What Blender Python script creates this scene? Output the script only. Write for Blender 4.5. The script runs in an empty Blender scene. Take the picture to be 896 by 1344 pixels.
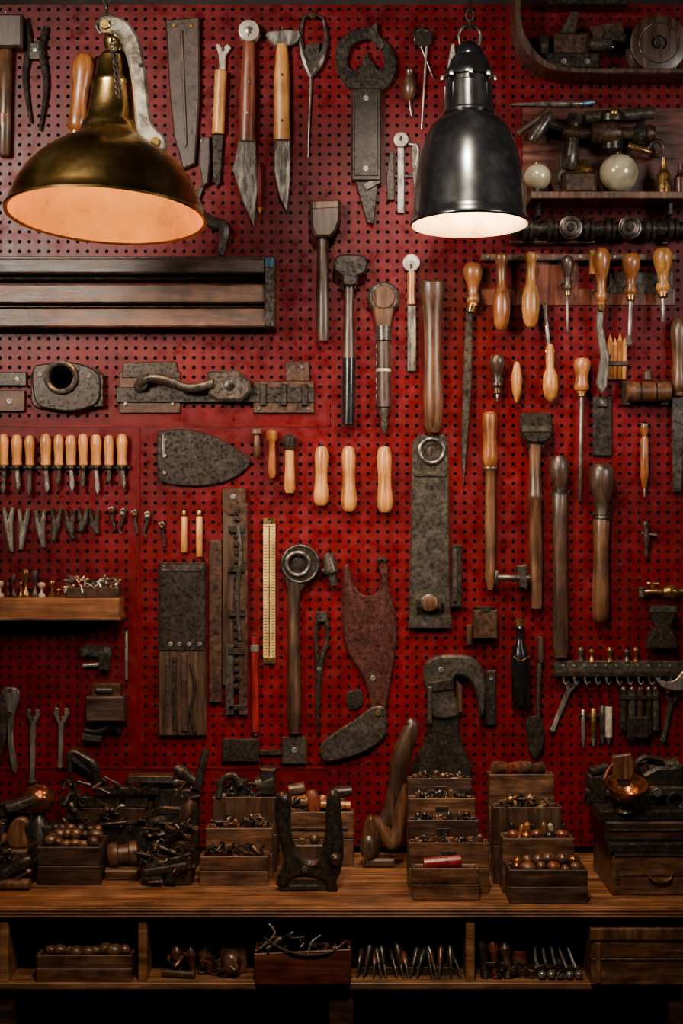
import bpy, math, random
from mathutils import Vector
from mathutils.geometry import tessellate_polygon
import bmesh
random.seed(7)
S=0.0015; CX=448; CY=672; ZC=1.573
# ---------------------------------------------------------------- materials
def M(name,c1,c2,c3=None,metal=0.0,rough=0.5,sc=(60,60,60),bump=0.25,coat=0.0,p=(0.3,0.55,0.75),spec=0.5,bl=(0.5,1.15),rv=0.15,bs_=22):
    m=bpy.data.materials.new(name); m.use_nodes=True; nt=m.node_tree; N=nt.nodes; L=nt.links
    bs=N['Principled BSDF']
    tc=N.new('ShaderNodeTexCoord'); oi=N.new('ShaderNodeObjectInfo')
    mu=N.new('ShaderNodeMath'); mu.operation='MULTIPLY'; mu.inputs[1].default_value=13.0
    L.new(oi.outputs['Random'],mu.inputs[0])
    ad=N.new('ShaderNodeVectorMath'); ad.operation='ADD'
    L.new(tc.outputs['Object'],ad.inputs[0]); L.new(mu.outputs[0],ad.inputs[1])
    mp=N.new('ShaderNodeMapping'); mp.inputs['Scale'].default_value=sc
    L.new(ad.outputs[0],mp.inputs['Vector'])
    n1=N.new('ShaderNodeTexNoise'); n1.inputs['Scale'].default_value=1; n1.inputs['Detail'].default_value=7; n1.inputs['Roughness'].default_value=0.68
    L.new(mp.outputs[0],n1.inputs['Vector'])
    rp=N.new('ShaderNodeValToRGB'); e=rp.color_ramp.elements
    e[0].position=p[0]; e[0].color=(*c1,1); e[1].position=p[1]; e[1].color=(*c2,1)
    if c3:
        q=e.new(p[2]); q.color=(*c3,1)
    L.new(n1.outputs['Fac'],rp.inputs['Fac'])
    n2=N.new('ShaderNodeTexNoise'); n2.inputs['Scale'].default_value=bs_; n2.inputs['Detail'].default_value=4
    L.new(ad.outputs[0],n2.inputs['Vector'])
    mr=N.new('ShaderNodeMapRange'); mr.inputs['From Min'].default_value=0.3; mr.inputs['From Max'].default_value=0.65
    mr.inputs['To Min'].default_value=bl[0]; mr.inputs['To Max'].default_value=bl[1]
    L.new(n2.outputs['Fac'],mr.inputs['Value'])
    vm=N.new('ShaderNodeVectorMath'); vm.operation='SCALE'
    L.new(rp.outputs['Color'],vm.inputs[0]); L.new(mr.outputs[0],vm.inputs['Scale'])
    L.new(vm.outputs[0],bs.inputs['Base Color'])
    r2=N.new('ShaderNodeMapRange'); r2.inputs['From Min'].default_value=0.3; r2.inputs['From Max'].default_value=0.7
    r2.inputs['To Min'].default_value=max(0.05,rough-rv); r2.inputs['To Max'].default_value=min(1,rough+rv)
    L.new(n1.outputs['Fac'],r2.inputs['Value']); L.new(r2.outputs[0],bs.inputs['Roughness'])
    bs.inputs['Metallic'].default_value=metal; bs.inputs['Specular IOR Level'].default_value=spec
    bs.inputs['Coat Weight'].default_value=coat; bs.inputs['Coat Roughness'].default_value=0.22
    if bump>0:
        bp=N.new('ShaderNodeBump'); bp.inputs['Strength'].default_value=bump; bp.inputs['Distance'].default_value=0.002
        L.new(n1.outputs['Fac'],bp.inputs['Height']); L.new(bp.outputs[0],bs.inputs['Normal'])
    return m
V=(100,100,9); H=(9,100,100)
IR=M('dark_iron',(0.018,0.013,0.010),(0.036,0.028,0.022),(0.085,0.064,0.048),0.5,0.33,(140,140,140),0.10,bl=(0.65,1.2),bs_=45)
IB=M('rusty_iron',(0.020,0.009,0.006),(0.062,0.028,0.015),(0.13,0.065,0.037),0.35,0.40,(120,120,120),0.16,bl=(0.55,1.2),bs_=45)
IG=M('grey_iron',(0.048,0.039,0.031),(0.090,0.074,0.060),(0.17,0.145,0.12),0.62,0.31,(120,120,120),0.07,bl=(0.6,1.2),bs_=38)
ST=M('worn_steel',(0.22,0.19,0.16),(0.36,0.325,0.28),(0.52,0.48,0.42),0.75,0.28,(110,110,25),0.03,bl=(0.65,1.12),bs_=35)
WL=M('wood_light',(0.24,0.075,0.014),(0.58,0.245,0.055),(0.72,0.36,0.11),0,0.35,V,0.12,0.35,bl=(0.6,1.1))
WO=M('wood_orange',(0.10,0.026,0.006),(0.32,0.105,0.023),(0.48,0.19,0.052),0,0.32,V,0.15,0.45)
WM=M('wood_mid',(0.034,0.013,0.006),(0.110,0.046,0.019),(0.22,0.112,0.052),0,0.37,V,0.3,0.3,bl=(0.45,1.2))
WD=M('wood_dark',(0.016,0.007,0.004),(0.054,0.025,0.013),(0.125,0.068,0.037),0,0.39,V,0.3,0.25,bl=(0.5,1.2))
WH=M('wood_dark_plank',(0.022,0.008,0.004),(0.105,0.042,0.018),(0.24,0.115,0.053),0,0.44,(12,80,80),0.45,bl=(0.45,1.2),bs_=30)
WHD=M('wood_black_plank',(0.011,0.005,0.003),(0.042,0.018,0.010),(0.11,0.055,0.029),0,0.44,(12,80,80),0.45,bl=(0.5,1.2),bs_=30)
WB=M('bench_wood',(0.040,0.015,0.006),(0.21,0.088,0.033),(0.40,0.20,0.09),0,0.43,(5,60,60),0.45,p=(0.32,0.55,0.76),bl=(0.45,1.2),bs_=16)
WBL=M('ledge_wood',(0.09,0.028,0.009),(0.26,0.10,0.032),(0.38,0.175,0.068),0,0.42,(6,70,70),0.3)
WR=M('wood_red',(0.05,0.009,0.004),(0.17,0.038,0.014),(0.27,0.08,0.032),0,0.32,V,0.2,0.4)
WRD=M('mahogany_dark',(0.028,0.006,0.003),(0.092,0.021,0.010),(0.16,0.048,0.022),0,0.34,H,0.2,0.2)
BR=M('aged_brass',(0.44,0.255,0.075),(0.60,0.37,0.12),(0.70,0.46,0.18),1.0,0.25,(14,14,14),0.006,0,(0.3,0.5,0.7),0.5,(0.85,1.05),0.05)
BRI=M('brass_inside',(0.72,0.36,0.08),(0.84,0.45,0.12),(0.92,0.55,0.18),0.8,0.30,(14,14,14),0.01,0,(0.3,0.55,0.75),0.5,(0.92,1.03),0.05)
BS=M('brass_small',(0.16,0.08,0.024),(0.40,0.22,0.07),(0.56,0.36,0.15),0.85,0.28,(80,80,80),0.08)
BK=M('black_enamel',(0.004,0.004,0.005),(0.008,0.008,0.009),(0.018,0.017,0.016),0.1,0.19,(30,30,30),0.01,0.6,rv=0.05)
WI=M('white_enamel',(0.6,0.46,0.31),(0.8,0.66,0.48),None,0,0.35,(30,30,30),0.04)
BN=M('bone_white',(0.26,0.21,0.15),(0.50,0.43,0.33),(0.66,0.58,0.47),0,0.36,(60,60,40),0.1,bl=(0.55,1.1),bs_=35)
AL=M('cast_aluminium',(0.14,0.115,0.085),(0.27,0.23,0.18),(0.40,0.35,0.28),0.6,0.32,(60,60,60),0.08,bl=(0.55,1.1),bs_=30)
PL=M('pearl_glass',(0.40,0.32,0.19),(0.54,0.46,0.31),(0.66,0.58,0.43),0.1,0.10,(25,25,25),0.01,0.9)
YR=M('yellow_boxwood',(0.30,0.18,0.05),(0.54,0.36,0.12),(0.64,0.47,0.2),0,0.45,V,0.15)
RD=M('red_lacquer',(0.09,0.004,0.005),(0.20,0.009,0.010),(0.28,0.03,0.025),0,0.33,V,0.1,0.4)
RM=M('oxblood_metal',(0.034,0.011,0.009),(0.078,0.026,0.020),(0.15,0.066,0.052),0.45,0.33,(110,110,110),0.1,bl=(0.6,1.2),bs_=35)
LE=M('leather',(0.012,0.006,0.004),(0.042,0.019,0.011),(0.09,0.045,0.025),0,0.42,(90,90,90),0.3)
CU=M('copper',(0.14,0.04,0.014),(0.42,0.15,0.055),(0.58,0.25,0.11),0.85,0.25,(60,60,60),0.06)
BLU=M('blue_lacquer',(0.03,0.08,0.12),(0.08,0.18,0.25),None,0.4,0.3,V,0.1)
PR=M('red_pegboard_paint',(0.072,0.0010,0.0022),(0.108,0.0018,0.0036),(0.155,0.006,0.009),0,0.36,(45,45,45),0.06,0.0,(0.30,0.56,0.80),0.22,(0.6,1.1),bs_=9)
WALLM=M('dark_plaster',(0.005,0.002,0.002),(0.012,0.005,0.004),None,0,0.9,(10,10,10),0.2)
FLM=M('dark_floorboards',(0.012,0.008,0.006),(0.035,0.022,0.015),None,0,0.6,(6,60,60),0.3)
def EM(name,col,st):
    m=bpy.data.materials.new(name); m.use_nodes=True; bs=m.node_tree.nodes['Principled BSDF']
    bs.inputs['Base Color'].default_value=(*col,1); bs.inputs['Emission Color'].default_value=(*col,1); bs.inputs['Emission Strength'].default_value=st
    return m
BULB=EM('glowing_bulb',(1,0.52,0.17),420); BULB2=EM('glowing_bulb_white',(1,0.62,0.30),420)

def cr(pts,n=5,closed=True):
    out=[];N=len(pts)
    rng=range(N) if closed else range(N-1)
    dim=len(pts[0])
    for i in rng:
        if closed: a,b,c,e=[pts[(i+j)%N] for j in (-1,0,1,2)]
        else: a,b,c,e=pts[max(i-1,0)],pts[i],pts[i+1],pts[min(i+2,N-1)]
        for j in range(n):
            t=j/n
            out.append(tuple(0.5*(2*b[k]+(c[k]-a[k])*t+(2*a[k]-5*b[k]+4*c[k]-e[k])*t*t+(3*b[k]-a[k]-3*c[k]+e[k])*t**3) for k in range(dim)))
    if not closed: out.append(tuple(pts[-1]))
    return out
def rot(pts,cx,cy,deg):
    a=math.radians(deg);c,s=math.cos(a),math.sin(a)
    return [(cx+(x-cx)*c-(y-cy)*s, cy+(x-cx)*s+(y-cy)*c) for x,y in pts]
def circ(cx,cy,r,n=24,ry=None):
    ry=ry or r
    return [(cx+r*math.cos(2*math.pi*i/n),cy+ry*math.sin(2*math.pi*i/n)) for i in range(n)]
def rrect(x0,y0,x1,y1,r,n=4):
    o=[]
    for cx,cy,a0 in ((x1-r,y1-r,0),(x0+r,y1-r,90),(x0+r,y0+r,180),(x1-r,y0+r,270)):
        for i in range(n+1):
            a=math.radians(a0+90*i/n); o.append((cx+r*math.cos(a),cy+r*math.sin(a)))
    return o

class B:
    def __init__(s,name,ref=8,base=0,bench=None,lower=None):
        if bench: ref=2000-898000/(bench-672); base=ref
        if lower: ref=2000-1071000/(lower-672); base=ref
        s.name=name; s.k=(2000-ref)/2000; s.base=base; s.v=[];s.f=[];s.mi=[];s.ms=[]
    def P(s,x,y,d): return ((x-CX)*s.k*S, -(s.base+d*s.k)*S if s.base else -d*S, ZC-(y-CY)*s.k*S)
    def m(s,mat):
        if mat not in s.ms: s.ms.append(mat)
        return s.ms.index(mat)
    def add(s,vs,fs,mat):
        o=len(s.v); s.v+=[s.P(*q) for q in vs]; s.f+=[[i+o for i in f] for f in fs]; s.mi+=[s.m(mat)]*len(fs)
    def poly(s,pts,mat,d0=0.3,d1=6,ch=0.9,holes=(),sm=0):
        if sm: pts=cr(pts,sm)
        loops=[pts]+list(holes); vs=[];fs=[];LI=[]
        for li,lp in enumerate(loops):
            A=sum(lp[i][0]*lp[(i+1)%len(lp)][1]-lp[(i+1)%len(lp)][0]*lp[i][1] for i in range(len(lp)))
            if (A>0)!=(li==0): lp=lp[::-1]
            n=len(lp); ins=[]
            for i in range(n):
                a,b,c=[Vector(lp[(i+j)%n]) for j in (-1,0,1)]
                e1=(b-a); e2=(c-b)
                if e1.length<1e-6:e1=e2
                if e2.length<1e-6:e2=e1
                if e1.length<1e-6: ins.append(tuple(b)); continue
                e1=e1.normalized();e2=e2.normalized()
                n1=Vector((-e1.y,e1.x));n2=Vector((-e2.y,e2.x))
                q=(n1+n2)/max(0.35,1+n1.dot(n2))*ch
                if q.length>1.8*ch:q=q.normalized()*1.8*ch
                ins.append(tuple(b+q))
            o=len(vs); vs+=[(x,y,d0) for x,y in lp]+[(x,y,d1-ch) for x,y in lp]+[(x,y,d1) for x,y in ins]
            for i in range(n):
                j=(i+1)%n
                fs+=[[o+i,o+j,o+n+j,o+n+i],[o+n+i,o+n+j,o+2*n+j,o+2*n+i]]
            LI.append((o,n,lp,ins))
        if len(loops)==1:
            o,n,_,_=LI[0]; fs+=[[o+i for i in range(n)][::-1],[o+2*n+i for i in range(n)]]
        else:
            for off,key in ((0,2),(2,3)):
                idx=[]
                for L_ in LI: idx+=[L_[0]+off*L_[1]+i for i in range(L_[1])]
                tr=tessellate_polygon([[Vector((x,y,0)) for x,y in L_[key]] for L_ in LI])
                fs+=[[idx[i] for i in t] for t in tr]
        s.add(vs,fs,mat); return s
    def box(s,x0,y0,x1,y1,mat,d0=0.3,d1=6,r=0,ch=0.9):
        p=[(x0,y0),(x1,y0),(x1,y1),(x0,y1)]
        if r: p=rot(p,(x0+x1)/2,(y0+y1)/2,r)
        return s.poly(p,mat,d0,d1,min(ch,abs(x1-x0)/4,abs(y1-y0)/4,abs(d1-d0)/3))
    def lathe(s,p0,p1,prof,mat,w=1,seg=16,flat=1,caps=True):
        mr=max(r for t,r in prof)*w*flat
        if len(p0)==2: p0=(*p0,mr+0.5)
        if len(p1)==2: p1=(*p1,mr+0.5)
        a=Vector(p0);b=Vector(p1);ax=(b-a).normalized()
        z=Vector((0,0,1))
        u=ax.cross(z)
        u=Vector((1,0,0)) if u.length<1e-3 else u.normalized()
        v=u.cross(ax).normalized()
        vs=[];fs=[]
        for t,r in prof:
            c=a+(b-a)*t
            for i in range(seg):
                th=2*math.pi*i/seg; vs.append(tuple(c+u*math.cos(th)*r*w+v*math.sin(th)*r*w*flat))
        for k in range(len(prof)-1):
            for i in range(seg):
                j=(i+1)%seg; fs.append([k*seg+i,k*seg+j,(k+1)*seg+j,(k+1)*seg+i])
        if caps:
            fs.append(list(range(seg))[::-1]); fs.append([(len(prof)-1)*seg+i for i in range(seg)])
        s.add(vs,fs,mat); return s
    def cyl(s,p0,p1,r,mat,seg=14,flat=1,r2=None):
        r2=r if r2 is None else r2
        L=max(1e-3,(Vector(p1)-Vector(p0)).length); c=min(0.2,0.8/L)
        return s.lathe(p0,p1,[(0,r*.85),(c,r),(1-c,r2),(1,r2*.85)],mat,1,seg,flat)
    def tube(s,pts,r,mat,seg=8,closed=False,flat=1,sm=4):
        n0=len(pts)
        rr=list(r) if isinstance(r,(list,tuple)) else [r]*n0
        q=[(*(p if len(p)==3 else (*p,rr[i]+0.5)),rr[i]) for i,p in enumerate(pts)]
        if sm: q=cr(q,sm,closed)
        n=len(q); C=[Vector(a[:3]) for a in q]; vs=[];fs=[]; u=None
        for i in range(n):
            if closed: t=C[(i+1)%n]-C[i-1]
            else: t=C[min(i+1,n-1)]-C[max(i-1,0)]
            if t.length<1e-6: t=Vector((0,1,0))
            t.normalize()
            if u is None:
                u=t.cross(Vector((0,0,1)))
                if u.length<1e-2: u=t.cross(Vector((0,1,0)))
            u=(u-t*u.dot(t)).normalized(); v=t.cross(u)
            for k in range(seg):
                th=2*math.pi*k/seg; vs.append(tuple(C[i]+(u*math.cos(th)+v*math.sin(th)*flat)*q[i][3]))
        for i in range(n if closed else n-1):
            a=i*seg;b=((i+1)%n)*seg
            for k in range(seg):
                l=(k+1)%seg; fs.append([a+k,a+l,b+l,b+k])
        if not closed: fs+=[list(range(seg))[::-1],[(n-1)*seg+k for k in range(seg)]]
        s.add(vs,fs,mat); return s
    def ring(s,x,y,R,r,mat,d=None,ry=None,n=16):
        d=r+0.5 if d is None else d
        return s.tube([(a,b,d) for a,b in circ(x,y,R,n,ry)],r,mat,8,True,sm=0)
    def ball(s,x,y,d,r,mat,sx=1,sy=1,sd=1,seg=14):
        return s.lathe((x,y-r*sy,d),(x,y+r*sy,d),[((1-math.cos(math.pi*i/10))/2,max(0.02,math.sin(math.pi*i/10))*r*sx) for i in range(11)],mat,1,seg,sd/sx,True)
    def screw(s,x,y,r,mat,d=6): return s.cyl((x,y,d-1),(x,y,d+1.4),r,mat,10)
    def peg(s,x,y,d=9):
        return s.tube([(x,y,-2),(x,y,d-2),(x,y-1,d),(x,y-4,d+.6)],1.3,IG,6,sm=2)
    def crate(s,x0,x1,yt,yb,dep,mat,df=0,th=3):
        n=2 if yb-yt>34 else 1; hh=(yb-yt)/n
        for i in range(n):
            a,b_=yt+i*hh,yt+(i+1)*hh-(.6 if i<n-1 else 0)
            s.box(x0,a,x1,b_,mat,df-th,df); s.box(x0+th,a+1,x1-th,b_,mat,df-dep,df-dep+th)
            s.box(x0,a+1,x0+th,b_,mat,df-dep,df-th-.2); s.box(x1-th,a+1,x1,b_,mat,df-dep,df-th-.2)
        for x in (x0+2,x1-2):
            for y in (yt+4,yt+hh-4): s.cyl((x,y,df-1),(x,y,df+.6),1,IR,6)
        s.box(x0+th,yb-th,x1-th,yb,mat,df-dep+th,df-th)
        return s
    def done(s):
        me=bpy.data.meshes.new(s.name)
        mn=[min(v[i] for v in s.v) for i in range(3)]; mx=[max(v[i] for v in s.v) for i in range(3)]
        c=[(mn[i]+mx[i])/2 for i in range(3)]
        me.from_pydata([(v[0]-c[0],v[1]-c[1],v[2]-c[2]) for v in s.v],[],s.f)
        for m in s.ms: me.materials.append(m)
        me.polygons.foreach_set('material_index',s.mi)
        bm=bmesh.new(); bm.from_mesh(me); bmesh.ops.recalc_face_normals(bm,faces=bm.faces); bm.to_mesh(me); bm.free()
        me.polygons.foreach_set('use_smooth',[True]*len(me.polygons))
        me.set_sharp_from_angle(angle=math.radians(38))
        o=bpy.data.objects.new(s.name,me); o.location=c; bpy.context.scene.collection.objects.link(o); return o

PEAR=[(0,.15),(.015,.5),(.06,.8),(.16,.98),(.26,1),(.4,.86),(.55,.58),(.68,.48),(.78,.6),(.86,.72),(.92,.66),(.95,.5),(1,.5)]
FILE=[(0,.4),(.03,.75),(.12,.97),(.25,1),(.45,.8),(.6,.72),(.75,.85),(.86,.92),(.93,.8),(.95,.62),(1,.6)]
BARR=[(0,.3),(.03,.7),(.15,.9),(.45,.78),(.6,.8),(.8,1),(.93,.9),(.99,.6),(1,.3)]
STK=[(0,.8),(.02,1),(.5,.95),(.98,1),(1,.8)]
def handle(b,p0,p1,w,mat,prof=PEAR,flat=.85):
    b.lathe(p0,p1,prof,mat,w,16,flat); return b

# ---------------------------------------------------------------- room
def slab(name,x0,x1,y0,y1,z0,z1,mat):
    me=bpy.data.meshes.new(name); c=((x0+x1)/2,(y0+y1)/2,(z0+z1)/2); a,b,d=(x1-x0)/2,(y1-y0)/2,(z1-z0)/2
    vs=[(i*a,j*b,k*d) for i in(-1,1) for j in(-1,1) for k in(-1,1)]
    me.from_pydata(vs,[],[(0,1,3,2),(4,6,7,5),(0,4,5,1),(2,3,7,6),(0,2,6,4),(1,5,7,3)])
    me.materials.append(mat); o=bpy.data.objects.new(name,me); o.location=c; bpy.context.scene.collection.objects.link(o); return o
slab('wall_back',-1.6,1.6,0.02,0.12,0,2.8,WALLM)
slab('floor',-1.6,1.6,-3.6,0.12,-0.1,0,FLM)
slab('ceiling',-1.6,1.6,-3.6,0.12,2.8,2.9,WALLM)

def pegboard():
    g=12.7; r=2.5; T=3.5
    vs=[];fs=[]; y0,y1=6,1120; x0,x1=-260,1156
    nx=int((x1-x0)/g); ny=int((y1-y0)/g)
    def solid(cx,cy):
        if cx<432 and 541<cy<578 and cx>150: return True
        if cx<432 and 547<cy<572: return True
        if 172<cx<190 and cy>560: return True
        if cx<432 and 1006<cy<1022: return True
        return False
    for i in range(nx):
        for j in range(ny):
            cx=x0+(i+.5)*g; cy=y0+(j+.5)*g; h=g/2; o=len(vs)
            out=[(-h,-h),(0,-h),(h,-h),(h,0),(h,h),(0,h),(-h,h),(-h,0)]
            if solid(cx,cy):
                vs+=[((cx+a-CX)*S,0,ZC-(cy+b-CY)*S) for a,b in (out[0],out[2],out[4],out[6])]; fs.append((o,o+3,o+2,o+1)); continue
            for a,b in out: vs.append(((cx+a-CX)*S,0,ZC-(cy+b-CY)*S))
            for dd in (0,T):
                for a,b in out:
                    q=r/math.hypot(a,b); vs.append(((cx+a*q-CX)*S,dd*S,ZC-(cy+b*q-CY)*S))
            for k in range(8):
                l=(k+1)%8
                fs.append((o+l,o+k,o+8+k,o+8+l)); fs.append((o+8+l,o+8+k,o+16+k,o+16+l))
    o=len(vs)
    for q in ((x0,y0),(x0+nx*g,y0),(x0+nx*g,y0+ny*g),(x0,y0+ny*g)):
        vs.append(((q[0]-CX)*S,0,ZC-(q[1]-CY)*S)); vs.append(((q[0]-CX)*S,0.0195,ZC-(q[1]-CY)*S))
    for a in range(4):
        b=(a+1)%4; fs.append((o+2*a,o+2*b,o+2*b+1,o+2*a+1))
    me=bpy.data.meshes.new('pegboard'); me.from_pydata(vs,[],fs); me.materials.append(PR)
    ob=bpy.data.objects.new('pegboard',me); bpy.context.scene.collection.objects.link(ob)
pegboard()
for i,(a,b_,c,d_) in enumerate([(-260,557,432,560),(430,528,433,560),(180,562,183,1010),(-260,1008,430,1011)]):
    B(f'trim_{i+1}').box(a,b_,c,d_,PR,0.05,1.6,ch=.4).done()

# ---------------------------------------------------------------- bench
FR=268
bb=B('workbench',ref=0,base=0)
bb.box(-260,1121,1156,1133,WB,-12,FR)
for y in (1123.5,1127,1130.5): bb.box(-260,y,1156,y+2.4,WB,FR,FR+1.6,ch=.5)
bb.box(-260,1207.5,1156,1215,WB,-12,FR)
bb.box(-260,1133,1156,1208,WHD,-12,-6)
for xs in (-220,5,187,617,905,1130):
    x=448+(xs-448)*.868
    bb.box(x-5,1132,x+5,1208,WB,0,FR-4)
for x in (-240,60,448,836,1136):
    bb.box(x-14,1214,x+14,1720.5,WHD,FR-40,FR-10); bb.box(x-14,1214,x+14,1720.5,WHD,0,30)
bb.box(-240,1500,1136,1512,WHD,0,FR-10)
bb.done()

# ---------------------------------------------------------------- lamps
def chain(b,x,y0,y1,mat,w=4,h=13,r=1.3):
    y=y0;i=0
    while y>y1:
        c=circ(0,0,w,10,h/2)
        if i%2: pts=[(x+a,y-h/2+q,0) for a,q in c]
        else: pts=[(x,y-h/2+q,a) for a,q in c]
        b.tube(pts,r,mat,6,True,sm=0); y-=h-2*r-1; i+=1
l=B('brass_pendant_lamp',ref=280,base=280)
top=(149,33,-24); bot=(139,283,0)
def pr(lst): return [((y-33)/250,r) for y,r in lst]
outer=[(33,4),(34,10),(40,15),(48,17),(56,15),(60,12),(64,12),(66,18),(70,20),(72,22),(100,25),(104,28),(108,28),(112,27),(140,31),(158,34),(162,38),(168,39),(172,41),(178,45),(186,56),(198,76),(214,95),(232,110),(252,121),(270,127),(280,130),(283,133),(286,132)]
l.lathe(top,bot,pr(outer),BR,1,64,1,False)
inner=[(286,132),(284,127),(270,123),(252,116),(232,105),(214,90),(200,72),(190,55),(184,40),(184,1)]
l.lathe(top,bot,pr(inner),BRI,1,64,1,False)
for xx,dd in ((104,-4),(142,-20),(180,-4)):
    l.ball(xx,232,dd,9,BULB,seg=14,sy=1.1); l.cyl((142+(xx-142)*.5,204,dd*.5-4),(xx,223,dd),5,BR)
l.cyl((143,183,-8),(142,212,-6),12,BR)
l.poly([(134,27),(156,26),(174,38),(186,62),(193,100),(197,140),(203,168),(219,184),(217,206),(206,207),(190,194),(180,170),(176,120),(168,80),(158,54),(146,46),(134,45)],AL,4,15,3,sm=3)
l.cyl((140,37,-2),(140,37,18),7,BR); l.cyl((206,190,-2),(206,190,18),6,BR); l.cyl((186,90,8),(186,90,17),3,IR)
l.tube([(150,45,10),(148,70,16),(158,100,20),(160,135,22)],1.5,IR,6)
for i in range(9): l.ring(152+i*.8,62+i*8,3,1.1,IR,18)
l.tube([(130,38,-20),(124,28,-20),(130,16,-20),(142,14,-20),(150,24,-20),(146,36,-20)],3,IR,8)
k=l.k; chain(l,140,18,672-818/k+4,IR,4,14,1.4)
l.cyl((140,672-818/k+8,0),(140,672-818/k+.3,0),22,IR)
l.done()
l=B('black_pendant_lamp',ref=200,base=200)
top=(615,60,-8);bot=(616,292,0)
def pr(lst): return [((y-60)/232,r) for y,r in lst]
outer=[(52,3),(54,10),(60,16),(68,20),(72,20),(74,24),(80,27),(92,31),(98,33),(101,33),(103,29),(108,29),(110,31),(144,32),(147,35),(150,35),(152,33),(156,40),(164,49),(178,57),(200,64),(225,69),(255,73),(280,75),(286,76),(290,78),(294,78),(296,76)]
l.lathe(top,bot,pr(outer),BK,1,48,1,False)
l.lathe(top,bot,pr([(296,76),(292,74),(280,72),(255,70),(225,66),(200,61),(178,53),(166,40),(164,1)]),WI,1,48,1,False)
l.ball(616,230,0,17,BULB2); l.cyl((616,163,0),(616,216,0),9,IR)
for a in range(0,360,45):
    c,s_=math.cos(math.radians(a)),math.sin(math.radians(a))
    l.cyl((615+34*c,98,-6+34*s_),(615+34*c,104,-6+34*s_),3,ST,8)
    l.cyl((615+31*c,112,-6+31*s_),(615+31*c,142,-6+31*s_),1.2,BK,6)
l.poly([(591,60),(596,58),(598,84),(590,96),(586,92)],IG,0,6)
l.tube([(604,60,0),(602,44,0),(608,36,0),(616,33,0),(624,36,0),(630,44,0),(628,60,0)],2.2,IR,8)
chain(l,616,40,672-818/l.k+4,IR,5,16,1.7)
l.cyl((616,672-818/l.k+8,0),(616,672-818/l.k+.3,0),20,BK)
l.done()

# ---------------------------------------------------------------- top-left wall tools
b=B('wooden_mallet'); b.box(-12,22,32,66,WD,1,22,ch=3); handle(b,(8,64),(5,205),9,WM,STK); b.cyl((5,150,8),(4,205,8),8.5,WO,r2=5); b.peg(8,20).done()
b=B('adjustable_pliers'); b.tube([(34,30),(38,60,4),(32,100,4),(40,160,4)],[4,5,4,2],IR); b.tube([(60,34),(54,64,5),(60,110,5),(52,170,5)],[4,5,4,2],IR); b.poly([(35,56),(58,56),(54,78),(39,78)],IR,2,8); b.screw(46,66,3,ST,8); b.peg(46,56,9).done()
b=B('wood_chisel'); handle(b,(112,72),(100,178),14,WO,FILE); b.poly([(92,178),(108,178),(106,240),(90,240)],IR); b.peg(112,72).done()
b=B('leather_tool_sheath'); b.poly([(217,26),(262,22),(262,130),(256,215),(240,222),(228,180),(222,120)],LE,.3,9,2)
b.poly([(236,40),(240,40),(246,190),(243,195)],WD,8,11); b.screw(250,34,3,BS,9); b.screw(228,34,3,BS,9); b.done()
b=B('sewing_awl'); b.poly([(283,58),(286,57),(292,64),(298,57),(303,62),(296,72),(295,92),(288,92),(287,72)],BN,2,7); handle(b,(290,92),(286,176),8,WL,STK)
for i in range(5): b.ring(289-i*.8,100+i*14,7.6,.8,WD,7)
b.poly([(278,176),(293,176),(289,238),(284,246),(279,232)],IR); b.peg(292,66).done()
b=B('leather_awl_holder'); b.poly([(262,186),(275,178),(276,205),(273,240),(266,246),(262,220)],LE,.3,10,1.5); b.ring(268,186,4,1,ST,9)
b.tube([(266,240),(258,270,4),(276,290,4),(294,300,4),(290,335,4)],[3,4,8,9,4],IR).done()
b=B('butcher_knife'); b.lathe((327,40,9),(324,186,9),[(0,.5),(.04,.8),(.25,.78),(.55,.95),(.8,.9),(1,1)],WR,11,14,.7)
b.cyl((327,43,1),(327,43,19),13.5,BN,20); b.cyl((327,43,18),(327,43,20.5),5,ST)
b.poly([(313,183),(335,183),(338,240),(336,272),(333,298),(318,264),(305,222)],ST,4,7,1.5); b.screw(325,150,2,ST,16); b.screw(326,110,2,ST,16); b.peg(327,52,18).done()
b=B('paring_knife'); b.poly([(350,42),(392,40),(390,55),(378,60),(362,60),(353,52)],ST,3,9,sm=2); b.lathe((370,58,8),(370,184,8),[(0,.6),(.1,.75),(.4,.95),(.7,.9),(1,1)],WL,11,14,.7)
b.poly([(360,182),(381,182),(381,235),(377,280),(366,258),(359,225)],ST,4,7,1.5); b.screw(370,100,2,BS,15); b.screw(370,160,2,BS,15); b.peg(370,40).done()
b=B('red_marking_pencil'); b.cyl((341,215),(341,272),4,RD,6); b.lathe((341,272,4.5),(341,280,4.5),[(0,1),(1,.1)],WL,4,6); b.peg(341,215).done()
b=B('dividers_caliper'); b.tube([(398,22),(394,50,3),(400,78,3),(408,100,3)],[2,3,5,3],IG); b.tube([(424,22),(428,50,4),(420,80,4),(408,100,4)],[2,3,6,3],IG); b.poly([(400,58),(420,54),(416,90),(408,104),(401,86)],IG,1,5); b.cyl((408,98),(404,206),2,ST,8,r2=.7); b.cyl((410,20,0),(410,20,8),4,BS); b.tube([(398,22,4),(410,17,5),(424,22,4)],2,IG); b.peg(410,14).done()

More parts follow.
